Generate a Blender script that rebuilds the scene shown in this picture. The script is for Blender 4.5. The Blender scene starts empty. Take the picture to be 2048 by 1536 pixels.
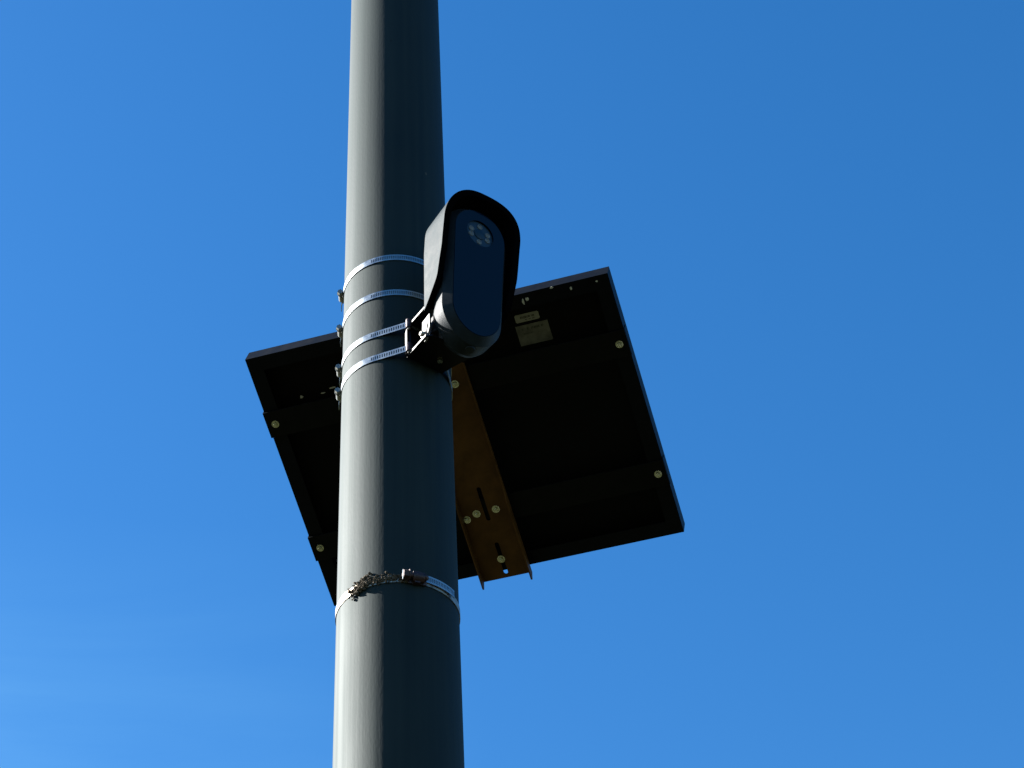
import bpy, bmesh, math, random
from mathutils import Vector, Matrix

R = math.radians
scene = bpy.context.scene
col = scene.collection

# ------------------------------------------------------------------ camera
PITCH, ROLL, FPX = R(43.0), 0.05270806, 4500.0
X0 = Vector((1, 0, 0)); Y0 = Vector((0, -math.sin(PITCH), math.cos(PITCH))); Z0 = Vector((0, -math.cos(PITCH), -math.sin(PITCH)))
CX = X0 * math.cos(ROLL) - Y0 * math.sin(ROLL)
CY = Y0 * math.cos(ROLL) + X0 * math.sin(ROLL)
cam_data = bpy.data.cameras.new('camera')
cam = bpy.data.objects.new('camera', cam_data)
col.objects.link(cam)
cam.matrix_world = Matrix(((CX.x, CY.x, Z0.x, 0), (CX.y, CY.y, Z0.y, 0), (CX.z, CY.z, Z0.z, 1.6), (0, 0, 0, 1)))
cam_data.sensor_fit = 'HORIZONTAL'
cam_data.sensor_width = 36.0
cam_data.lens = 36.0 * FPX / 2048.0
cam_data.clip_start = 0.05
cam_data.clip_end = 3000.0
scene.camera = cam

# ------------------------------------------------------------------ sky, sun, exposure
SUN_AZ_BEHIND, SUN_EL = R(9.0), R(30.0)
sun_dir = Vector((-math.cos(SUN_AZ_BEHIND) * math.cos(SUN_EL), math.sin(SUN_AZ_BEHIND) * math.cos(SUN_EL), math.sin(SUN_EL)))
world = bpy.data.worlds.new('World'); scene.world = world; world.use_nodes = True
wn = world.node_tree.nodes; wl = world.node_tree.links; wn.clear()
sky = wn.new('ShaderNodeTexSky'); sky.sky_type = 'NISHITA'; sky.sun_disc = False
sky.sun_elevation = SUN_EL; sky.sun_rotation = R(-90) + SUN_AZ_BEHIND
sky.altitude = 300; sky.air_density = 1.0; sky.dust_density = 0.35; sky.ozone_density = 2.5
hs = wn.new('ShaderNodeHueSaturation'); hs.inputs['Saturation'].default_value = 1.34; hs.inputs['Hue'].default_value = 0.5025
bg = wn.new('ShaderNodeBackground'); bg.inputs['Strength'].default_value = 0.05
wo = wn.new('ShaderNodeOutputWorld')
wl.new(sky.outputs['Color'], hs.inputs['Color']); 
# thin high cirrus, only low in the sky on the sun's side
wtc = wn.new('ShaderNodeTexCoord'); wmp = wn.new('ShaderNodeMapping'); wmp.inputs['Scale'].default_value = (1.0, 2.2, 6.0); wmp.inputs['Rotation'].default_value = (0, R(18), 0)
wns = wn.new('ShaderNodeTexNoise'); wns.inputs['Scale'].default_value = 3.5; wns.inputs['Detail'].default_value = 10; wns.inputs['Roughness'].default_value = 0.55; wns.inputs['Distortion'].default_value = 0.6
wsp = wn.new('ShaderNodeSeparateXYZ'); wz = wn.new('ShaderNodeMapRange'); wz.inputs['From Min'].default_value = 0.635; wz.inputs['From Max'].default_value = 0.53
wx = wn.new('ShaderNodeMapRange'); wx.inputs['From Min'].default_value = -0.02; wx.inputs['From Max'].default_value = -0.24
wr = wn.new('ShaderNodeMapRange'); wr.inputs['From Min'].default_value = 0.25; wr.inputs['From Max'].default_value = 0.70; wr.inputs['To Max'].default_value = 0.30
m1 = wn.new('ShaderNodeMath'); m1.operation = 'MULTIPLY'; m2 = wn.new('ShaderNodeMath'); m2.operation = 'MULTIPLY'
wmx = wn.new('ShaderNodeMix'); wmx.data_type = 'RGBA'; wmx.inputs[7].default_value = (1.5, 3.5, 4.9, 1)
wl.new(wtc.outputs['Generated'], wmp.inputs['Vector']); wl.new(wmp.outputs['Vector'], wns.inputs['Vector']); wl.new(wtc.outputs['Generated'], wsp.inputs['Vector'])
wl.new(wsp.outputs['Z'], wz.inputs['Value']); wl.new(wsp.outputs['X'], wx.inputs['Value']); wl.new(wns.outputs['Fac'], wr.inputs['Value'])
wl.new(wr.outputs['Result'], m1.inputs[0]); wl.new(wz.outputs['Result'], m1.inputs[1]); wl.new(m1.outputs[0], m2.inputs[0]); wl.new(wx.outputs['Result'], m2.inputs[1])
wl.new(m2.outputs[0], wmx.inputs[0]); wl.new(hs.outputs['Color'], wmx.inputs[6]); wl.new(wmx.outputs[2], bg.inputs['Color'])
wl.new(bg.outputs['Background'], wo.inputs['Surface'])
sd = bpy.data.lights.new('sun', 'SUN'); sd.energy = 5.0; sd.angle = R(0.53); sd.color = (1.0, 0.975, 0.93)
sun = bpy.data.objects.new('sun', sd); col.objects.link(sun)
sun.location = (0, 0, 20)
sun.rotation_euler = (-sun_dir).to_track_quat('-Z', 'Y').to_euler()
scene.view_settings.view_transform = 'Standard'
scene.view_settings.look = 'None'
scene.view_settings.gamma = 1.0
scene.view_settings.use_curve_mapping = False
scene.view_settings.exposure = 2.30

# ------------------------------------------------------------------ materials
def material(name, color, rough=0.5, metal=0.0, spec=0.5, vary=0.0, vscale=20.0, bump=0.0, bscale=60.0,
             stretch=(1, 1, 1), rvary=0.0, color2=None, coat=0.0):
    m = bpy.data.materials.new(name); m.use_nodes = True
    nt = m.node_tree; N = nt.nodes; L = nt.links
    p = N['Principled BSDF']
    p.inputs['Base Color'].default_value = (*color, 1); p.inputs['Roughness'].default_value = rough
    p.inputs['Metallic'].default_value = metal; p.inputs['Specular IOR Level'].default_value = spec
    p.inputs['Coat Weight'].default_value = coat
    tc = N.new('ShaderNodeTexCoord'); mp = N.new('ShaderNodeMapping'); mp.inputs['Scale'].default_value = stretch
    L.new(tc.outputs['Object'], mp.inputs['Vector'])
    if vary > 0 or color2:
        n = N.new('ShaderNodeTexNoise'); n.inputs['Scale'].default_value = vscale; n.inputs['Detail'].default_value = 6
        n.inputs['Roughness'].default_value = 0.65
        L.new(mp.outputs['Vector'], n.inputs['Vector'])
        r = N.new('ShaderNodeValToRGB')
        r.color_ramp.elements[0].position = 0.35; r.color_ramp.elements[1].position = 0.68
        c2 = color2 if color2 else tuple(c * (1 - vary) for c in color)
        r.color_ramp.elements[0].color = (*c2, 1)
        r.color_ramp.elements[1].color = (*[min(1, c * (1 + vary)) for c in color], 1)
        L.new(n.outputs['Fac'], r.inputs['Fac']); L.new(r.outputs['Color'], p.inputs['Base Color'])
        if rvary > 0:
            mr = N.new('ShaderNodeMapRange'); mr.inputs['To Min'].default_value = rough - rvary; mr.inputs['To Max'].default_value = rough + rvary
            mr.inputs['From Min'].default_value = 0.3; mr.inputs['From Max'].default_value = 0.7
            L.new(n.outputs['Fac'], mr.inputs['Value']); L.new(mr.outputs['Result'], p.inputs['Roughness'])
    if bump > 0:
        n2 = N.new('ShaderNodeTexNoise'); n2.inputs['Scale'].default_value = bscale; n2.inputs['Detail'].default_value = 4
        L.new(mp.outputs['Vector'], n2.inputs['Vector'])
        b = N.new('ShaderNodeBump'); b.inputs['Strength'].default_value = bump; b.inputs['Distance'].default_value = 0.001
        L.new(n2.outputs['Fac'], b.inputs['Height']); L.new(b.outputs['Normal'], p.inputs['Normal'])
    return m

def pole_material():
    m = bpy.data.materials.new('weathered dark grey pole paint'); m.use_nodes = True
    nt = m.node_tree; N = nt.nodes; L = nt.links; p = N['Principled BSDF']
    tc = N.new('ShaderNodeTexCoord')
    def noise(sc, stretch, det=4):
        mp = N.new('ShaderNodeMapping'); mp.inputs['Scale'].default_value = stretch
        n = N.new('ShaderNodeTexNoise'); n.inputs['Scale'].default_value = sc; n.inputs['Detail'].default_value = det
        L.new(tc.outputs['Object'], mp.inputs['Vector']); L.new(mp.outputs['Vector'], n.inputs['Vector']); return n
    streak = noise(75, (1, 1, 0.012), 5)
    fine = noise(260, (1, 1, 0.35), 3)
    blot = noise(9, (1, 1, 0.35), 6)
    mx = N.new('ShaderNodeMix'); mx.data_type = 'FLOAT'; mx.inputs[0].default_value = 0.45
    L.new(streak.outputs['Fac'], mx.inputs[2]); L.new(blot.outputs['Fac'], mx.inputs[3])
    r = N.new('ShaderNodeValToRGB'); r.color_ramp.elements[0].position = 0.36; r.color_ramp.elements[1].position = 0.64
    r.color_ramp.elements[0].color = (0.0070, 0.0118, 0.0122, 1); r.color_ramp.elements[1].color = (0.0140, 0.0215, 0.0210, 1)
    L.new(mx.outputs[0], r.inputs['Fac']); vo = N.new('ShaderNodeTexVoronoi'); vo.inputs['Scale'].default_value = 34; vm = N.new('ShaderNodeMapping'); vm.inputs['Scale'].default_value = (1, 1, .55)
    L.new(tc.outputs['Object'], vm.inputs['Vector']); L.new(vm.outputs['Vector'], vo.inputs['Vector'])
    sc_ = N.new('ShaderNodeSeparateColor'); L.new(vo.outputs['Color'], sc_.inputs[0])
    rad = N.new('ShaderNodeMapRange'); rad.inputs['From Min'].default_value = 0.72; rad.inputs['From Max'].default_value = 1.0; rad.inputs['To Min'].default_value = 0.0; rad.inputs['To Max'].default_value = 0.075
    L.new(sc_.outputs[0], rad.inputs['Value'])
    lt = N.new('ShaderNodeMath'); lt.operation = 'LESS_THAN'; L.new(vo.outputs['Distance'], lt.inputs[0]); L.new(rad.outputs['Result'], lt.inputs[1])
    gc = N.new('ShaderNodeMix'); gc.data_type = 'RGBA'; gc.inputs[6].default_value = (.008, .009, .008, 1); gc.inputs[7].default_value = (.055, .055, .045, 1); L.new(sc_.outputs[1], gc.inputs[0])
    fc = N.new('ShaderNodeMix'); fc.data_type = 'RGBA'; L.new(lt.outputs[0], fc.inputs[0]); L.new(r.outputs['Color'], fc.inputs[6]); L.new(gc.outputs[2], fc.inputs[7])
    L.new(fc.outputs[2], p.inputs['Base Color'])
    mr = N.new('ShaderNodeMapRange'); mr.inputs['From Min'].default_value = 0.35; mr.inputs['From Max'].default_value = 0.65
    mr.inputs['To Min'].default_value = 0.60; mr.inputs['To Max'].default_value = 0.70
    L.new(mx.outputs[0], mr.inputs['Value']); L.new(mr.outputs['Result'], p.inputs['Roughness'])
    p.inputs['Specular IOR Level'].default_value = 0.16; p.inputs['Specular Tint'].default_value = (0.84, 1.0, 0.95, 1)
    tg = N.new('ShaderNodeTangent'); tg.direction_type = 'RADIAL'; tg.axis = 'Z'
    L.new(tg.outputs['Tangent'], p.inputs['Tangent']); p.inputs['Anisotropic'].default_value = 0.5
    p.inputs['Anisotropic Rotation'].default_value = 0.0
    ad = N.new('ShaderNodeMath'); ad.operation = 'MULTIPLY_ADD'; ad.inputs[1].default_value = 0.35
    L.new(fine.outputs['Fac'], ad.inputs[0]); L.new(streak.outputs['Fac'], ad.inputs[2])
    b = N.new('ShaderNodeBump'); b.inputs['Strength'].default_value = 0.30; b.inputs['Distance'].default_value = 0.0012
    L.new(ad.outputs[0], b.inputs['Height']); L.new(b.outputs['Normal'], p.inputs['Normal'])
    return m

M = {
    'pole': pole_material(),
    'galv': material('galvanised strap steel', (0.30, 0.33, 0.34), 0.36, 0.9, vary=0.12, vscale=90, rvary=0.08, bump=0.15, bscale=300),
    'galvold': material('stained old strap steel', (0.34, 0.34, 0.30), 0.45, 0.8, vary=0.2, vscale=55, rvary=0.12, bump=0.3, bscale=300, color2=(0.16, 0.11, 0.07)),
    'slot': material('strap thread slot', (0.12, 0.155, 0.18), 0.5, 0.65, 0.3),
    'zinc': material('zinc plated bolt', (0.52, 0.52, 0.38), 0.25, 0.95, vary=0.2, vscale=200, rvary=0.1),
    'steel': material('bright screw steel', (0.25, 0.24, 0.21), 0.42, 0.7, vary=0.25, vscale=250, rvary=0.1),
    'rust': material('rusty dark clamp steel', (0.030, 0.013, 0.014), 0.5, 0.3, vary=0.6, vscale=180, rvary=0.15, bump=0.5, bscale=400),
    'panelblack': material('black anodised panel frame', (0.0014, 0.0020, 0.0030), 0.5, 0.0, 0.08, vary=0.3, vscale=30, rvary=0.06),
    'railblack': material('black painted rail', (0.002, 0.0022, 0.002), 0.5, 0.0, 0.08, vary=0.3, vscale=40),
    'backsheet': material('black panel back sheet', (0.001, 0.001, 0.001), 0.7, 0.0, 0.1, vary=0.3, vscale=30),
    'cell': material('dark blue solar glass', (0.01, 0.015, 0.035), 0.08, 0.0, 0.5),
    'bronze': material('bronze brown painted channel', (0.066, 0.030, 0.0075), 0.5, 0.0, 0.10, vary=0.25, vscale=25, rvary=0.06, bump=0.1),
    'paper': material('cream sticker paper', (0.22, 0.22, 0.17), 0.6, vary=0.1, vscale=150),
    'paper_dull': material('shade-dimmed sticker paper', (0.10, 0.10, 0.075), 0.55, vary=0.45, vscale=40),  # tone lowered all over to hold the shade near the rail
    'ink': material('black printing ink', (0.03, 0.03, 0.02), 0.6),
    'pale_specks': material('small light marks', (0.40, 0.40, 0.34), 0.8, vary=0.2, vscale=300),  # small irregular pale spots on the panel underside
    'hood': material('satin black camera hood plastic', (0.016, 0.024, 0.027), 0.60, 0.0, 0.08, vary=0.25, vscale=60, rvary=0.05, bump=0.35, bscale=700),
    'inner_shade': material('hood plastic with painted shade', (0.0015, 0.0015, 0.0018), 1.0, 0.0, 0.0),  # shade inside the hood painted as a near-black colour
    'body': material('dark grey camera body plastic', (0.011, 0.0165, 0.021), 0.50, 0.0, 0.08, vary=0.2, vscale=60, rvary=0.05, bump=0.3, bscale=900),
    'face': material('glossy black front window', (0.001, 0.003, 0.008), 0.12, 0.0, 0.17),
    'led_base': material('lamp board', (0.011, 0.032, 0.058), 0.5, 0.0, 0.2),
    'led': material('infrared lamp lens', (0.11, 0.125, 0.13), 0.5, 0.0, 0.3),
    'lens': material('camera lens glass', (0.008, 0.028, 0.052), 0.45, 0.0, 0.15),
    'mount': material('black mount steel', (0.002, 0.002, 0.0025), 0.42, 0.0, 0.12, vary=0.4, vscale=80),
    'mountsteel': material('bare mount steel', (0.075, 0.072, 0.065), 0.55, 0.3, vary=0.25, vscale=120, rvary=0.1),
    'mud': material('dried grey mud', (0.075, 0.060, 0.043), 0.95, 0.0, 0.1, vary=0.6, vscale=220, bump=1.0, bscale=500),
    'concrete': material('concrete footing', (0.32, 0.31, 0.29), 0.9, vary=0.25, vscale=12, bump=0.4),
    'ground': material('dry grass ground', (0.032, 0.031, 0.015), 0.95, 0.0, 0.1, color2=(0.020, 0.025, 0.010), vscale=0.6),
}

# ------------------------------------------------------------------ mesh helpers
class MB:
    """collects shapes in one bmesh and links them as ONE mesh object"""
    def __init__(s): s.bm = bmesh.new(); s.mi = 0
    def faces_from(s, vs, fs, mi=None):
        v = [s.bm.verts.new(p) for p in vs]; out = []
        for f in fs:
            try: fc = s.bm.faces.new([v[i] for i in f])
            except ValueError: continue
            fc.material_index = s.mi if mi is None else mi; out.append(fc)
        return out
    def box(s, lo, hi, mi=None, mat=None, bevel=0.0):
        x0, y0, z0 = lo; x1, y1, z1 = hi
        vs = [Vector(p) for p in ((x0,y0,z0),(x1,y0,z0),(x1,y1,z0),(x0,y1,z0),(x0,y0,z1),(x1,y0,z1),(x1,y1,z1),(x0,y1,z1))]
        if mat: vs = [mat @ p for p in vs]
        fs = s.faces_from(vs, [(0,3,2,1),(4,5,6,7),(0,1,5,4),(1,2,6,5),(2,3,7,6),(3,0,4,7)], mi)
        if bevel:
            ed = list({e for f in fs for e in f.edges})
            bmesh.ops.bevel(s.bm, geom=ed, offset=bevel, segments=2, profile=0.5, affect='EDGES')
        return fs
    def prism(s, pts, vec, mi=None):
        n = len(pts); a = [Vector(p) for p in pts]; b = [p + Vector(vec) for p in a]
        return s.faces_from(a + b, [tuple(range(n - 1, -1, -1)), tuple(range(n, 2 * n))] + [(i, (i + 1) % n, n + (i + 1) % n, n + i) for i in range(n)], mi)
    def cyl(s, p0, p1, r0, r1=None, n=16, mi=None, ends=True):
        p0, p1 = Vector(p0), Vector(p1); r1 = r0 if r1 is None else r1
        d = (p1 - p0).normalized(); t = d.orthogonal().normalized(); u = d.cross(t)
        ring = lambda c, r: [c + (t * math.cos(2*math.pi*i/n) + u * math.sin(2*math.pi*i/n)) * r for i in range(n)]
        vs = ring(p0, r0) + ring(p1, r1); fs = [(i, (i+1) % n, n + (i+1) % n, n + i) for i in range(n)]
        if ends: fs += [tuple(range(n-1, -1, -1)), tuple(range(n, 2*n))]
        return s.faces_from(vs, fs, mi)
    def lathe(s, prof, org, axis, n=24, mi=None):
        org = Vector(org); d = Vector(axis).normalized(); t = d.orthogonal().normalized(); u = d.cross(t)
        vs = []; fs = []
        for h, r in prof:
            vs += [org + d * h + (t * math.cos(2*math.pi*i/n) + u * math.sin(2*math.pi*i/n)) * max(r, 1e-5) for i in range(n)]
        for k in range(len(prof) - 1):
            for i in range(n): fs.append((k*n+i, k*n+(i+1) % n, (k+1)*n+(i+1) % n, (k+1)*n+i))
        fs += [tuple(range(n-1, -1, -1)), tuple(range((len(prof)-1)*n, len(prof)*n))]
        return s.faces_from(vs, fs, mi)
    def loft(s, rings, close=True, caps=True, mi=None):
        n = len(rings[0]); vs = [p for r in rings for p in r]; fs = []
        for k in range(len(rings) - 1):
            for i in range(n if close else n - 1): fs.append((k*n+i, k*n+(i+1) % n, (k+1)*n+(i+1) % n, (k+1)*n+i))
        if caps: fs += [tuple(range(n-1, -1, -1)), tuple(range((len(rings)-1)*n, len(rings)*n))]
        return s.faces_from(vs, fs, mi)
    def plate(s, outer, holes, lo, hi, mi=None):
        """flat plate in local xy (or via swizzle) with real holes, between lo and hi along third axis; points given as functions"""
        bm = s.bm; new = []
        for h, flip in ((lo, True), (hi, False)):
            loops = []; es = []
            for lp in [outer] + holes:
                v = [bm.verts.new((p[0], p[1], h)) for p in lp]; loops.append(v)
                es += [bm.edges.new((v[i], v[(i+1) % len(v)])) for i in range(len(v))]
            r = bmesh.ops.triangle_fill(bm, use_beauty=True, use_dissolve=False, edges=es, normal=(0, 0, 1))
            new.append(loops)
            for g in r['geom']:
                if isinstance(g, bmesh.types.BMFace): g.material_index = s.mi if mi is None else mi
        for la, lb in zip(*new):
            for i in range(len(la)):
                f = bm.faces.new((la[i], la[(i+1) % len(la)], lb[(i+1) % len(la)], lb[i])); f.material_index = s.mi if mi is None else mi
    def build(s, name, mats, parent=None, smooth=None, xf=None):
        if xf is not None: bmesh.ops.transform(s.bm, matrix=xf, verts=s.bm.verts)
        bmesh.ops.recalc_face_normals(s.bm, faces=s.bm.faces)
        me = bpy.data.meshes.new(name); s.bm.to_mesh(me); s.bm.free()
        for m in (mats if isinstance(mats, (list, tuple)) else [mats]): me.materials.append(m)
        if smooth is not None:
            for p in me.polygons: p.use_smooth = True
            me.set_sharp_from_angle(angle=R(smooth))
        o = bpy.data.objects.new(name, me); col.objects.link(o)
        if parent is not None: o.parent = parent
        return o

def tag(o, label, cat, group=None, kind=None):
    o['label'] = label; o['category'] = cat
    if group: o['group'] = group
    if kind: o['kind'] = kind
    return o

def thing(name, label, cat, mat, group=None):
    o = bpy.data.objects.new(name, None); col.objects.link(o)
    o.empty_display_size = 0.05; o.matrix_world = mat
    return tag(o, label, cat, group)

def frame(o, x, y, z):
    x, y, z, o = Vector(x), Vector(y), Vector(z), Vector(o)
    return Matrix(((x.x, y.x, z.x, o.x), (x.y, y.y, z.y, o.y), (x.z, y.z, z.z, o.z), (0, 0, 0, 1)))

# ------------------------------------------------------------------ setting: the ground under the camera
g = MB(); g.faces_from([(-900, -900, 0), (900, -900, 0), (900, 900, 0), (-900, 900, 0)], [(0, 1, 2, 3)])
go = g.build('ground', M['ground']); go['kind'] = 'structure'

# ------------------------------------------------------------------ the pole
PX, PY, ZM, TAPER = -0.18985678, 2.7071731, 4.13403, 0.00505325
def prad(z): return 0.09 - TAPER * (z - ZM)
pole = thing('street_pole', 'tall round dark grey metal pole running the full height of the photo', 'pole', Matrix.Translation((PX, PY, 0)))
s = MB()
zs = [0.30, 2.0, 3.2, 4.0, 4.5, 5.5, 7.5, 9.5]
prof = [(z, prad(z)) for z in zs]
s.lathe(prof, (0, 0, 0), (0, 0, 1), 160)
s.build('shaft', M['pole'], pole, smooth=25)
s = MB(); s.lathe([(9.50, 0.066), (9.52, 0.068), (9.535, 0.06), (9.55, 0.02)], (0, 0, 0), (0, 0, 1), 48)
s.build('cap', M['mount'], pole, smooth=40)
s = MB(); s.box((-.19, -.19, .26), (.19, .19, .30), bevel=.004); s.build('base_plate', M['pole'], pole)
s = MB(); s.lathe([(-.2, .32), (.25, .32), (.26, .31)], (0, 0, 0), (0, 0, 1), 48); s.build('footing', M['concrete'], pole, smooth=40)
for a in range(4):
    s = MB(); x, y = .15 * (1 if a in (0, 3) else -1), .15 * (1 if a < 2 else -1)
    s.cyl((x, y, .30), (x, y, .325), .02, n=6); s.cyl((x, y, .325), (x, y, .36), .011); s.build('bolt', M['zinc'], pole, smooth=30)

# ------------------------------------------------------------------ worm-drive clamps round the pole
def pol(m, r): return (r * math.sin(m), -r * math.cos(m))

def strap(path, zc, h, slots, th=0.0011, name='band', parent=None, mats=None):
    """path: closed list of (x, y, flag) outer points; zc height of middle; 3 rows so the thread slots are real recesses"""
    s = MB(); n = len(path); hz = h / 2; sl = h * 0.27
    rows = [-hz, -sl, sl, hz]
    out = []; inn = []; pocket = []
    for i, (x, y) in enumerate(path):
        xa, ya = path[i - 1]; xb, yb = path[(i + 1) % n]
        t = Vector((xb - xa, yb - ya)).normalized(); nx, ny = -t.y, t.x
        if nx * x + ny * y < 0: nx, ny = -nx, -ny
        out.append([(x + nx * th, y + ny * th, zc + r) for r in rows])
        pocket.append([(x + nx * th * .2, y + ny * th * .2, zc + r) for r in rows])
        inn.append([(x, y, zc + r) for r in rows])
    for i in range(n):
        j = (i + 1) % n
        for k in range(3):
            if k == 1 and slots(i):
                s.faces_from([pocket[i][1], pocket[j][1], pocket[j][2], pocket[i][2]], [(0, 1, 2, 3)], 1)
                s.faces_from([out[i][1], out[j][1], pocket[j][1], pocket[i][1]], [(0, 1, 2, 3)], 1)
                s.faces_from([out[i][2], out[j][2], pocket[j][2], pocket[i][2]], [(0, 1, 2, 3)], 1)
                s.faces_from([out[i][1], out[i][2], pocket[i][2], pocket[i][1]], [(0, 1, 2, 3)], 1)
                s.faces_from([out[j][1], out[j][2], pocket[j][2], pocket[j][1]], [(0, 1, 2, 3)], 1)
            else:
                s.faces_from([out[i][k], out[j][k], out[j][k+1], out[i][k+1]], [(0, 1, 2, 3)], 0)
        s.faces_from([inn[i][0], inn[j][0], inn[j][3], inn[i][3]], [(0, 1, 2, 3)], 0)
        s.faces_from([inn[i][0], inn[j][0], out[j][0], out[i][0]], [(0, 1, 2, 3)], 0)
        s.faces_from([inn[i][3], inn[j][3], out[j][3], out[i][3]], [(0, 1, 2, 3)], 0)
    return s

def housing(parent, m, r, z, scale=1.0, mats=(None, None), flip=1, tilt=0.0, free_end=True):
    """worm screw housing lying along the strap at angle m"""
    c = Vector((*pol(m, r), z)); rad = Vector((math.sin(m), -math.cos(m), 0)); tan = Vector((math.cos(m), math.sin(m), 0)) * flip
    tan, up = tan * math.cos(tilt) + Vector((0, 0, 1)) * math.sin(tilt), None
    up = rad.cross(tan) * (1 if flip < 0 else 1)
    fr = frame(c, tan, up, rad)
    s = MB(); k = scale * (.9 if scale == 1.0 else 1)
    s.box((-.012*k, -.0070*k, 0), (.008*k, .0070*k, .0016*k), bevel=.0004)
    arc = [(-.0085*k, -.0062*k, .0016*k)] + [(-.0085*k, -.0062*k*math.cos(a), .0036*k + .0056*k*math.sin(a)) for a in [math.pi*i/10 for i in range(11)]] + [(-.0085*k, .0062*k, .0016*k)]
    s.prism(arc, (.0125*k, 0, 0))
    for e in (-1, 1): s.box((-.004*k, e*.0062*k - .0008*k, 0), (.002*k, e*.0062*k + .0016*k*(e > 0) , .0055*k))
    hb = s.build('screw_housing', mats[0], parent, smooth=35, xf=fr)
    s = MB()
    s.lathe([(-.0125*k, .0024*k), (-.0105*k, .0036*k), (.0070*k, .0034*k), (.0074*k, .0062*k), (.0088*k, .0064*k)], (0, 0, .0052*k), (1, 0, 0), 14)
    s.cyl((.0088*k, 0, .0052*k), (.0148*k, 0, .0052*k), .0060*k, .0056*k, n=6)
    s.box((.0145*k, -.006*k, .0046*k), (.0152*k, .006*k, .0058*k), 1)
    s.build('screw', [mats[1], M['slot']], hb, smooth=30, xf=fr)
    if free_end:
        s = MB()
        for q in range(8):
            xa, xb = -.008 - .0028*q, -.008 - .0028*(q+1); za, zb = .0024 + .00085*q - .00006*q*q, .0024 + .00085*(q+1) - .00006*(q+1)**2
            s.box((xb, -.0056, 0), (xa, .0056, .0010), mat=Matrix.Translation((0, 0, (za+zb)/2 - .0012)))
        s.build('strap_end', M['galv'], hb, xf=fr)

def circle_path(z, n, bump=0.0, extra=0.0004):
    pts = []
    for i in range(n):
        m = 2 * math.pi * i / n
        b = bump if abs(m - math.pi) < R(62) else 0
        pts.append(pol(m, prad(z) + extra + b))
    return pts

NS = 720
def slot_rule(m0, m1, per):
    def f(i):
        m = 360.0 * i / NS
        if m > 180: m -= 360
        return m0 < m < m1 and (i % per) in (1, 2)
    return f

grp = 'worm drive clamps strapped round the pole'
def clamp(z, label, path, slots, hm, hr, h=0.0128, group=grp, mats=None, k=1.0, hz=0.0, tilt=0.0, flip=1):
    t = thing('hose_clamp', label, 'hose clamp', Matrix.Translation((PX, PY, z)), group)
    s = strap([p for p in path], 0.0, h, slots)
    s.build('band', [M['galvold' if k > 1 else 'galv'], M['slot']], t, smooth=30)
    housing(t, hm, hr, hz, k, mats or (M['steel'], M['steel']), tilt=tilt, flip=flip, free_end=(k == 1.0))
    return t

Z1, Z2, Z3, Z4, Z5 = 4.3461, 4.2618, 4.1700, 4.1168, 3.6580
clamp(Z1, 'topmost shiny steel strap clamp, passing behind the camera hood high on the pole', circle_path(Z1, NS, .0045), slot_rule(-25, 110, 4), R(-88), prad(Z1) + .0015)
clamp(Z2, 'second steel strap clamp from the top, curving round the pole behind the camera', circle_path(Z2, NS, .0045), slot_rule(-25, 110, 4), R(-88), prad(Z2) + .0015)

# camera mount frame: x lateral (right), y backwards, z up, origin on the pole axis
PSI = 0.6503
nf = Vector((math.sin(PSI), -math.cos(PSI), 0)); rt = Vector((math.cos(PSI), math.sin(PSI), 0))
EW, EWR, EA = 0.0415, 0.0285, 0.1015
def hull_path(z):
    """strap that leaves the pole tangentially to reach the two mount ears"""
    r = prad(z) + .0004
    L = Vector(nf * EA + rt * -EW); Rr = Vector(nf * EA + rt * EWR)
    def ang(v): return math.atan2(v.x, -v.y)
    al, ar = ang(L), ang(Rr)
    mt_l, mt_r = al - math.acos(r / L.length), ar + math.acos(r / Rr.length)
    pts = []
    n = 520
    for i in range(n + 1):                       # round the back
        m = mt_r + (mt_l + 2 * math.pi - mt_r) * i / n
        pts.append(pol(m, r))
    T = Vector((*pol(mt_l, r), 0))
    k = 60
    for i in range(1, k + 1): p = T.lerp(L, i / k); pts.append((p.x, p.y))
    for i in range(1, 60): p = L.lerp(Rr, i / 60); pts.append((p.x, p.y))
    T2 = Vector((*pol(mt_r, r), 0))
    for i in range(k): p = Rr.lerp(T2, i / k); pts.append((p.x, p.y))
    return pts, n
for z, lab in ((Z3, 'third steel strap clamp down, stretched straight to the upper ear of the camera mount'),
               (Z4, 'fourth steel strap clamp down, stretched straight to the lower ear of the camera mount')):
    pts, n = hull_path(z)
    clamp(z, lab, pts, (lambda i, n=n: i > n - 10 and i < n + 60 and i % 4 in (1, 2)) , R(-88), prad(z) + .0015)
c5 = clamp(Z5, 'old rust stained strap clamp with raised tail, lowest on the pole', circle_path(Z5, NS), slot_rule(-8, 14, 4), R(20), prad(Z5) + .0015,
           mats=(M['rust'], M['rust']), k=1.4, hz=.001, flip=-1, tilt=0.0)
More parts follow.
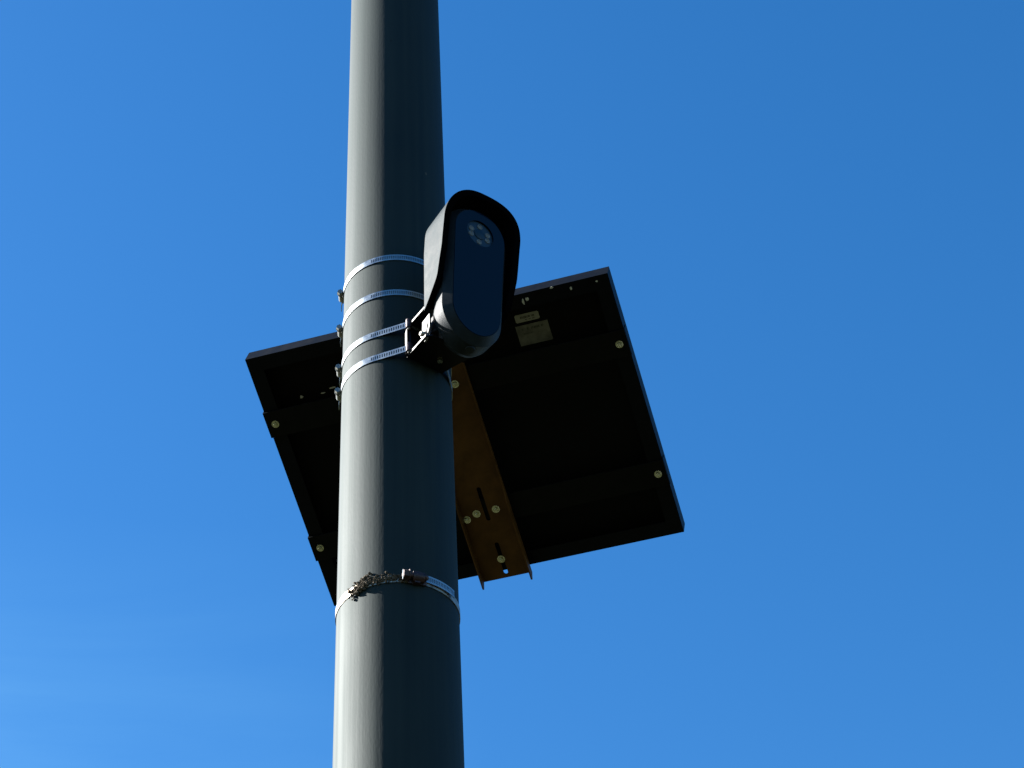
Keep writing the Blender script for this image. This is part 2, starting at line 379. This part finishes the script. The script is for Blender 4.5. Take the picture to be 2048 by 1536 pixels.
# its free tail
s = MB(); tail = []
for i in range(0, 73):
    m = R(30 + 33 * i / 72); lift = .0035 + .0025 * i / 72
    tail.append((m, prad(Z5) + lift))
for i in range(72):
    (m0, r0), (m1, r1) = tail[i], tail[i+1]; zc = .0052 - .002 * i / 72
    for k, (a, b) in enumerate(((-.0064, -.0036), (-.0036, .0036), (.0036, .0064))):
        sl = (k == 1 and i % 4 in (1, 2) and i > 3)
        ro = 0.0 if not sl else -.0008
        x0, y0 = pol(m0, r0 + ro); x1, y1 = pol(m1, r1 + ro)
        s.faces_from([(x0, y0, zc + a), (x1, y1, zc + a), (x1, y1, zc + b), (x0, y0, zc + b)], [(0, 1, 2, 3)], 1 if sl else 0)
    xi0, yi0 = pol(m0, r0 - .0011); xi1, yi1 = pol(m1, r1 - .0011); xo0, yo0 = pol(m0, r0); xo1, yo1 = pol(m1, r1)
    s.faces_from([(xi0, yi0, zc - .0064), (xi1, yi1, zc - .0064), (xi1, yi1, zc + .0064), (xi0, yi0, zc + .0064)], [(0, 1, 2, 3)], 0)
    for e in (-.0064, .0064):
        s.faces_from([(xi0, yi0, zc + e), (xi1, yi1, zc + e), (xo1, yo1, zc + e), (xo0, yo0, zc + e)], [(0, 1, 2, 3)], 0)
s.build('strap_tail', [M['galv'], M['slot']], c5)

# ------------------------------------------------------------------ mud left by insects on the lowest clamp
random.seed(5)
t = MB()
def lump(bm_, c, r, sq):
    fr = Matrix.Translation(c) @ Matrix.Rotation(random.uniform(0, 6.28), 4, Vector((random.random(), random.random(), random.random() + .1)).normalized()) @ Matrix.Diagonal((r, r * sq, r * random.uniform(.5, 1), 1))
    res = bmesh.ops.create_icosphere(bm_, subdivisions=2, radius=1.0, matrix=fr)
    for v in res['verts']:
        d = (v.co - Vector(c)); v.co = Vector(c) + d * random.uniform(.65, 1.3)
for i in range(820):
    u = random.random()
    if u < .34: m = random.gauss(-31, 4.6); dz = random.gauss(.000, .0046) + (m + 31) * .0005; rr = random.uniform(.0012, .0033); up = random.uniform(0, .0032)
    elif u < .86: m = random.uniform(-30, 9) if random.random() < .8 else random.gauss(-14, 3); dz = random.gauss(.0012, .0034) + .0010 * math.sin(m * .55); rr = random.uniform(.0007, .0022) * (1.15 - max(0, m) * .04); up = random.uniform(0, .0016)
    elif u < .94: m = random.uniform(-56, -40); dz = random.gauss(0, .0035); rr = random.uniform(.0005, .0016); up = 0
    else: m = random.uniform(-50, 0); dz = random.uniform(-.018, .012); rr = random.uniform(.0004, .0010); up = -.001
    mm = R(m); lump(t.bm, (*pol(mm, prad(Z5) + .0008 + up), dz), rr, random.uniform(.35, .9))
mud = t.build('mud_clump', M['mud'], smooth=50)
mud.location = (PX, PY, Z5)
tag(mud, 'crusty grey lump of dried mud stuck over the lowest strap clamp', 'mud')

# ------------------------------------------------------------------ black mount that carries the camera
mt = thing('camera_mount', 'black steel bracket held by two straps, behind the lower end of the camera', 'bracket',
           frame((PX, PY, Z4 - .012), rt, -nf, (0, 0, 1)))
zt = Z3 - Z4                                      # upper strap height above lower one
b0 = .012                                         # local z of lower strap
s = MB()   # strap plate between the ears, with swept back wings
s.box((-.038, -.0995, b0 - .010), (.025, -.0965, b0 + zt + .010), bevel=.0006)
for sx, o_ in ((-1, 0), (1, -.013)):
    s.prism([(sx*.038 + o_, -.0995, b0 - .010), (sx*.0435 + o_, -.091, b0 - .010), (sx*.0415 + o_, -.0895, b0 - .010), (sx*.036 + o_, -.0965, b0 - .010)], (0, 0, zt + .020))
s.build('strap_plate', M['mount'], mt)
s = MB(); s.box((-.0445, -.0985, b0 + .008), (-.0425, -.0935, b0 + zt - .008)); s.build('edge_strip', M['mountsteel'], mt)
for zz, nm in ((b0 + zt - .001, 'top_plate'), (b0 - .0125, 'bottom_plate')):
    s = MB()
    s.prism([(-.040, -.0915, zz), (-.0405, -.103, zz), (-.0415, -.148, zz), (-.034, -.156, zz), (.050, -.156, zz), (.031, -.103, zz), (.028, -.090, zz), (0, -.0925, zz)], (0, 0, .0025))
    s.build(nm, M['mount'], mt)
    s = MB()
    s.prism([(-.0418, -.104, zz - .001), (-.0430, -.150, zz - .001), (-.0415, -.150, zz - .001), (-.0405, -.104, zz - .001)], (0, 0, .0042))
    s.build('edge_strip', M['mountsteel'], mt)
for zz in (b0, b0 + zt):
    for px_ in (-.0425, .0295):
        s = MB(); s.cyl((px_, -.1015, zz - .0085), (px_, -.1015, zz + .0085), .0052, n=16)
        s.lathe([(-.0115, .0015), (-.010, .0028), (.010, .0028), (.0115, .0015)], (px_, -.1015, zz), (0, 0, 1), 12, 1)
        s.build('ear_pin', [M['rust'], M['mountsteel']], mt, smooth=40)
# tilt yoke: slotted side cheek of bare steel with its bolt
s = MB()
ck = [(-.134, .006), (-.142, -.006), (-.148, -.002), (-.1565, .018), (-.1565, .046), (-.136, .042)]
hole = [(-.1440, .004), (-.1465, .004), (-.1530, .022), (-.1530, .030), (-.1500, .028)]
s.plate([(a, b) for a, b in ck], [[(a, b) for a, b in hole]], 0, .003)
sw = Matrix(((0, 0, 1, -.0395), (1, 0, 0, 0), (0, 1, 0, 0), (0, 0, 0, 1)))
s.build('yoke_cheek', M['mountsteel'], mt, xf=sw)
s = MB(); s.lathe([(0, .0048), (.001, .0062), (.0025, .0062), (.0028, .0046), (.0065, .0044), (.0075, .0030)], (-.0395, -.1405, .0105), (-1, 0, 0), 16)
s.build('yoke_bolt', M['steel'], mt, smooth=35)
s = MB(); s.cyl((.006, -.118, -.0075), (.006, -.118, .0), .0045, n=6); s.build('nut', M['zinc'], mt)
s = MB(); s.box((-.030, -.158, .012), (.055, -.130, .050), bevel=.003); s.build('swivel_block', M['mount'], mt)

# ------------------------------------------------------------------ the camera
cr = Vector((0.7955, 0.606, -0.0066)).normalized(); cn = Vector((0.6025, -0.792, -0.0982)); cn = (cn - cr * cn.dot(cr)).normalized()
cu = cr.cross(-cn).normalized()
cam_thing = thing('security_camera', 'long black roadside camera with rounded hood and glossy front, strapped to the pole', 'camera',
                  frame((-0.0452, 2.5522, 4.2321), cr, -cn, cu))
HW, SH, HH = 0.0488, 0.0821, 0.0761
def stadium(hw, sh, y, n=28, zoff=0.0):
    pts = []
    for i in range(n + 1): a = math.pi * i / n; pts.append(Vector((hw * math.cos(a), y, sh + hw * math.sin(a) + zoff)))
    for i in range(n + 1): a = math.pi + math.pi * i / n; pts.append(Vector((hw * math.cos(a), y, -sh + hw * math.sin(a) + zoff)))
    for p in pts: p.x *= 1 - .10 * max(0, min(1, (-p.z + .01) / .14)) ** 1.3
    return pts
s = MB()
def belly(hw, sh, y, dz):
    return [Vector((p.x, p.y, p.z - (dz * min(1, max(0, (-p.z - .03) / .07))))) for p in stadium(hw, sh, y)]
s.loft([stadium(HW - .0006, SH, .0072), stadium(HW + .0001, SH, .0004), stadium(HW + .0008, SH, .0002), stadium(HW + .0108, SH, .0122), stadium(HW + .0124, SH, .0142),
        belly(HW + .0124, SH, .030, .001), belly(HW + .0100, SH, .040, .005), belly(HW + .0060, SH, .048, .0065), belly(HW - .002, SH - .003, .053, .005)])
body = s.build('body', M['body'], cam_thing, smooth=12)
s = MB(); s.cyl((.006, .024, -.1380), (.006, .024, -.1455), .009, .008, n=20); s.build('vent_plug', M['body'], body, smooth=30)

# front window with a real round recess
IRX, IRZ, IRR = 0.0005, 0.0851, 0.0262
outer = [(p.x, p.z) for p in stadium(HW - .0001, SH, 0)]
dd = []
for p in outer:
    if not dd or (Vector(p) - Vector(dd[-1])).length > 1e-5: dd.append(p)
hole = [(IRX + IRR * math.cos(a), IRZ + IRR * math.sin(a)) for a in [2*math.pi*i/48 for i in range(48)]]
s = MB(); s.plate(dd, [hole], 0.0, 0.0030)
swz = Matrix(((1, 0, 0, 0), (0, 0, -1, 0.0024), (0, 1, 0, 0), (0, 0, 0, 1)))
face = s.build('front_window', M['face'], cam_thing, xf=swz)
for p in face.data.polygons: p.use_smooth = False
s = MB()
s.lathe([(0, IRR + .0004), (.0062, IRR + .0004)], (IRX, .0040, IRZ), (0, -1, 0), 48)
s.bm.free(); s = MB()
s.cyl((IRX, .0035, IRZ), (IRX, .0028, IRZ), IRR + .001, n=48)
ring = s.build('lamp_ring', M['led_base'], cam_thing, smooth=30)
for a in (90, 20, -20, -90, 200, 160):
    s = MB(); c = (IRX + .0172 * math.cos(R(a)), .0028, IRZ + .0165 * math.sin(R(a)))
    s.lathe([(0, .0050), (.0012, .0048), (.0014, .0036), (.0006, .0030), (.0012, .0018), (.0018, .0008)], c, (0, -1, 0), 20)
    s.build('lamp', M['led'], ring, smooth=50)
s = MB(); s.lathe([(0, .0100), (.0012, .0098), (.0016, .0085), (.0026, .0045), (.0029, .001)], (IRX, .0028, IRZ), (0, -1, 0), 28)
s.build('lens', M['lens'], ring, smooth=50)

# hood: U shaped shell over the upper two thirds
ZLOW = -0.078
def hood_point(t, y, off, taper=True):
    """t in 0..1 along the outline left bottom -> over the top -> right bottom; returns x,z"""
    Ls = SH - ZLOW; La = math.pi * HH; T = 2 * Ls + La; d = t * T
    w = HH - off
    if d < Ls: x, z = -w, ZLOW + d
    elif d < Ls + La:
        a = math.pi - (d - Ls) / HH; ca, sa = math.cos(a), math.sin(a)
        k = .5 + .5 * ca; k = k * k * (3 - 2 * k)
        x, z = w * math.copysign(abs(ca) ** (.84 - .16 * k), ca), SH + w * abs(sa) ** (.90 - .14 * k)
    else: x, z = w, SH - (d - Ls - La)
    back = max(0.0, min(1.0, (y + .02) / .075))
    z -= .020 * back * max(0, min(1, (z - .02) / .13)) ** 1.2
    x *= 1 - (.055 + .09 * max(0, min(1, (.04 - z) / .11))) * back
    return x, z
YB = .055
def front_y(x, z):
    if z > .02:
        return -.0030 - .0040 * min(1, (z - .02) / .06) - .0112 * max(0, min(1, (z - SH) / HH))
    lean = -.0030 + .0120 * max(0, min(1, (.02 - z) / .056))
    lean -= .0
    if z > -.036: return lean
    k = (-.036 - z) / (.042)                       # sweeps back towards the tip
    return lean + (YB - lean) * min(1, k ** 1.25)
NT, NY = 90, 8
s = MB(); grid = {}
for side, off in (('o', 0.0), ('i', .0112)):
    for i in range(NT + 1):
        t_ = i / NT
        x, z = hood_point(t_, 0, off); yf = front_y(x, z if z < SH else SH + (z - SH) * HH / (HH - off))
        for j in range(NY + 1):
            y = yf + (YB - (off if side == 'i' else 0) - yf) * j / NY
            xx, zz = hood_point(t_, y, off)
            grid[side, i, j] = s.bm.verts.new((xx, y, zz))
def quad(a, b, c, d, mi=0):
    vs = []
    for v in (a, b, c, d):
        if v not in vs: vs.append(v)
    if len(vs) > 2:
        try: s.bm.faces.new(vs).material_index = mi
        except ValueError: pass
for sd_ in 'oi':
    for i in range(NT):
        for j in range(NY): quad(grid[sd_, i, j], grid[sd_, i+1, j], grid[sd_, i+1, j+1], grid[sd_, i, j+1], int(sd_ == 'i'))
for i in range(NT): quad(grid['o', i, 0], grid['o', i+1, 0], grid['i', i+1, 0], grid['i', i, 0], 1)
for j in range(NY):
    for i in (0, NT): quad(grid['o', i, j], grid['o', i, j+1], grid['i', i, j+1], grid['i', i, j])
s.bm.faces.new([grid['o', i, NY] for i in range(NT + 1)])
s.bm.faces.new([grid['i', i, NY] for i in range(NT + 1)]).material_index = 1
quad(grid['o', 0, NY], grid['o', NT, NY], grid['i', NT, NY], grid['i', 0, NY])
s.build('hood', [M['hood'], M['inner_shade']], cam_thing, smooth=35)  # inner faces and front rim take the painted shade

# ------------------------------------------------------------------ the solar panel
e1 = Vector((0.9619, -0.2726, -0.0228)).normalized(); e2 = Vector((0.2369, 0.8719, -0.4285)); e2 = (e2 - e1 * e2.dot(e1)).normalized()
en = e1.cross(e2)
PF = frame((-0.0930, 3.1465, 4.3820), e1, e2, en)
sp = thing('solar_panel', 'black framed solar panel seen from its dark underside, tilted behind the pole', 'solar panel', PF)
PWX, PWY, TH = .7012 / 2, .5322 / 2, .035
s = MB(); FL = .028                                # frame: four mitred L sections
for (ax, sg) in (('x', -1), ('x', 1), ('y', -1), ('y', 1)):
    a, b = (PWX, PWY) if ax == 'x' else (PWY, PWX)
    def P(u, v, z):                                # u from outside inwards, v along
        return (sg * (a - u), v, z) if ax == 'x' else (v, sg * (a - u), z)
    secs = [(0, 0), (FL, 0), (FL, .0016), (.0018, .0016), (.0018, TH - .0015), (.010, TH - .0015), (.010, TH), (0, TH)]
    r0 = [Vector(P(u, -(b - u), z)) for u, z in secs]; r1 = [Vector(P(u, b - u, z)) for u, z in secs]
    s.loft([r0, r1])
s.build('frame', M['panelblack'], sp)
s = MB(); s.box((-PWX + .002, -PWY + .002, .0262), (PWX - .002, PWY - .002, .0290)); 
def blob(cx, cy, rx, ry, z, mi, sd):
    random.seed(sd); n = 12
    pts = [(cx + rx * math.cos(2*math.pi*i/n) * random.uniform(.6, 1.2), cy + ry * math.sin(2*math.pi*i/n) * random.uniform(.6, 1.2), z) for i in range(n)]
    s.prism(pts, (0, 0, .0006), mi)
for k, (cx, cy, rx, ry) in enumerate(((-.279, -.160, .004, .003), (-.236, -.158, .006, .0014), (-.215, -.164, .008, .0016), (-.195, -.168, .004, .0015))):
    blob(cx, cy, rx, ry, .0254, 1, 30 + k)
s.build('back_sheet', [M['backsheet'], M['pale_specks']], sp)
for k, (cx, cy, rx, ry) in enumerate(((.1877, -.2500, .0020, .0062), (.1965, -.2535, .0036, .0036), (.2787, -.2540, .0020, .0042), (.3278, -.2560, .0022, .0020), (.245, -.2640, .0035, .0020))):
    s = MB(); blob(cx, cy, rx, ry, -.0010, 0, 50 + k); s.build('pale_mark', M['pale_specks'], sp)
s = MB(); s.box((-PWX + .0105, -PWY + .0105, .0300), (PWX - .0105, PWY - .0105, .0338)); s.build('glass', M['cell'], sp)
RA, RB = -.1300, .1373
for yc in (RA, RB):
    s = MB()
    s.box((-.3530, yc - .026, -.0042), (.3515, yc + .026, -.0012), bevel=.0005)
    s.box((-.3530, yc - .026, -.0012), (-.3508, yc + .026, .018))
    s.box((.3508, yc - .026, -.0012), (.3520, yc + .026, .018))
    rail = s.build('rail', M['railblack'], sp)
    for xc in (-.3355, .3355):
        s = MB()
        s.lathe([(0, .0072), (.0012, .0072), (.0014, .0050)], (xc, yc, -.0042), (0, 0, -1), 20)
        s.cyl((xc, yc, -.0056), (xc, yc, -.0098), .0052, .0049, n=6)
        s.lathe([(0, .0034), (.0014, .0030)], (xc, yc, -.0098), (0, 0, -1), 12)
        s.build('bolt', M['zinc'], rail, smooth=30)
# stickers, slightly skewed like the printed ones
def sticker(corners, mat, name, lab, lines, z=.0250):
    s = MB(); s.prism([(*c, z) for c in corners], (0, 0, .0006), 0)
    A, B_, C_, D = [Vector((*c, 0)) for c in corners]
    for (u0, u1, v0, v1) in lines:
        def q(u, v): p = A.lerp(B_, u).lerp(D.lerp(C_, u), v); return (p.x, p.y, z - .0004)
        s.faces_from([q(u0, v0), q(u1, v0), q(u1, v1), q(u0, v1)], [(0, 1, 2, 3)], 1)
    o = s.build(name, [mat, M['ink']], sp); o['label'] = lab
random.seed(3)
def textline(u0, u1, v0, v1, n):
    out = []; u = u0; st = (u1 - u0) / n
    for i in range(n):
        if random.random() < .86: out.append((u, u + st * random.uniform(.5, .85), v0 + random.uniform(0, .15) * (v1 - v0), v1 - random.uniform(0, .25) * (v1 - v0)))
        u += st
    return out
def rnd(x0, x1, y0, y1, r=.002):
    return [(x0 + r, y0), (x1 - r, y0), (x1, y0 + r), (x1, y1 - r), (x1 - r, y1), (x0 + r, y1), (x0, y1 - r), (x0, y0 + r)]
STK = .0250
s = MB(); sx0, sx1, sy0, sy1 = .1575, .2030, -.2190, -.2035
s.prism([(x, y, STK) for x, y in rnd(sx0, sx1, sy0, sy1)], (0, 0, .0006), 0)
for (u0, u1, v0, v1) in textline(.22, .82, .25, .62, 13) + textline(.35, .80, .68, .84, 9):
    s.faces_from([(sx0 + (sx1-sx0)*u, sy0 + (sy1-sy0)*v, STK - .0004) for u, v in ((u0, v0), (u1, v0), (u1, v1), (u0, v1))], [(0, 1, 2, 3)], 1)
o = s.build('sticker', [M['paper'], M['ink']], sp); o['label'] = 'small narrow cream sticker with a dark line of print'
sticker([(.1535, -.1975), (.2150, -.1975), (.2150, -.1580), (.1535, -.1580)], M['paper_dull'], 'sticker', 'larger dull square sticker with faint print, shaded towards the rail',
        textline(.18, .38, .14, .26, 4) + textline(.46, .86, .14, .26, 9) + textline(.2, .5, .40, .46, 7))

# ------------------------------------------------------------------ brown channel that ties the panel to the pole
ch = thing('mounting_channel', 'brown slotted steel channel bolted across the underside of the solar panel', 'bracket', PF)
CW = .0470
def slotpts(y0_, y1_, r=.0042):
    return [(r * math.cos(a), y0_ + r - 0 + r * math.sin(a)) for a in [math.pi + math.pi * i / 8 for i in range(9)]] + \
           [(r * math.cos(a), y1_ - r + r * math.sin(a)) for a in [math.pi * i / 8 for i in range(9)]]
s = MB()
WT, WB = -.0070, -.0045
s.plate([(-CW, -.165), (CW, -.165), (CW, .279), (-CW, .279)], [slotpts(.084, .156), slotpts(.203, .272)], WT, WB)
s.build('web', M['bronze'], ch)
for sx in (-1, 1):
    s = MB(); x = sx * CW
    pr = [(x, -.165, WT), (x, -.165, WT - .007), (x, .095, WT - .009), (x, .120, WT - .017), (x, .284, WT - .019), (x, .2870, WT - .016), (x, .279, WT)]
    s.prism(pr, (sx * .0025, 0, 0)); s.build('flange', M['bronze'], ch)
for (bx, by) in ((.0201, -.128), (-.0400, .1440), (-.0185, .1360), (.0200, .1350), (-.0005, .2385)):
    s = MB()
    s.lathe([(0, .0076), (.0014, .0076), (.0016, .0052)], (bx, by, WT), (0, 0, -1), 22)
    s.cyl((bx, by, WT - .0015), (bx, by, WT - .0062), .0054, .0051, n=6)
    s.lathe([(0, .0036), (.0014, .0030)], (bx, by, WT - .0062), (0, 0, -1), 12)
    s.build('bolt', M['zinc'], ch, smooth=30)
inv = PF.inverted()
pa = inv @ Vector((PX + .012, PY + .095, 4.318)); pb = Vector((-.022, -.128, WT - .003))
s = MB()
d = (pb - pa).normalized(); tt = d.cross(Vector((0, 0, 1))).normalized(); uu = tt.cross(d)
rg = lambda c: [c + tt * a + uu * b for a, b in ((-.018, -.014), (.018, -.014), (.018, .014), (-.018, .014))]
s.loft([rg(pa), rg(pb)]); s.build('arm', M['bronze'], ch)
s = MB()                                           # curved saddle on the back of the pole
for k in range(14):
    m0, m1 = R(180 - 56 + 8 * k), R(180 - 56 + 8 * (k + 1)); ra = prad(4.30) + .0009
    vs = [Vector((PX + pol(m, r)[0], PY + pol(m, r)[1], z)) for z in (4.235, 4.375) for m, r in ((m0, ra), (m1, ra), (m1, ra + .003), (m0, ra + .003))]
    s.faces_from([inv @ v for v in vs], [(0, 1, 2, 3), (4, 5, 6, 7), (0, 1, 5, 4), (1, 2, 6, 5), (2, 3, 7, 6), (3, 0, 4, 7)])
s.build('saddle', M['bronze'], ch)
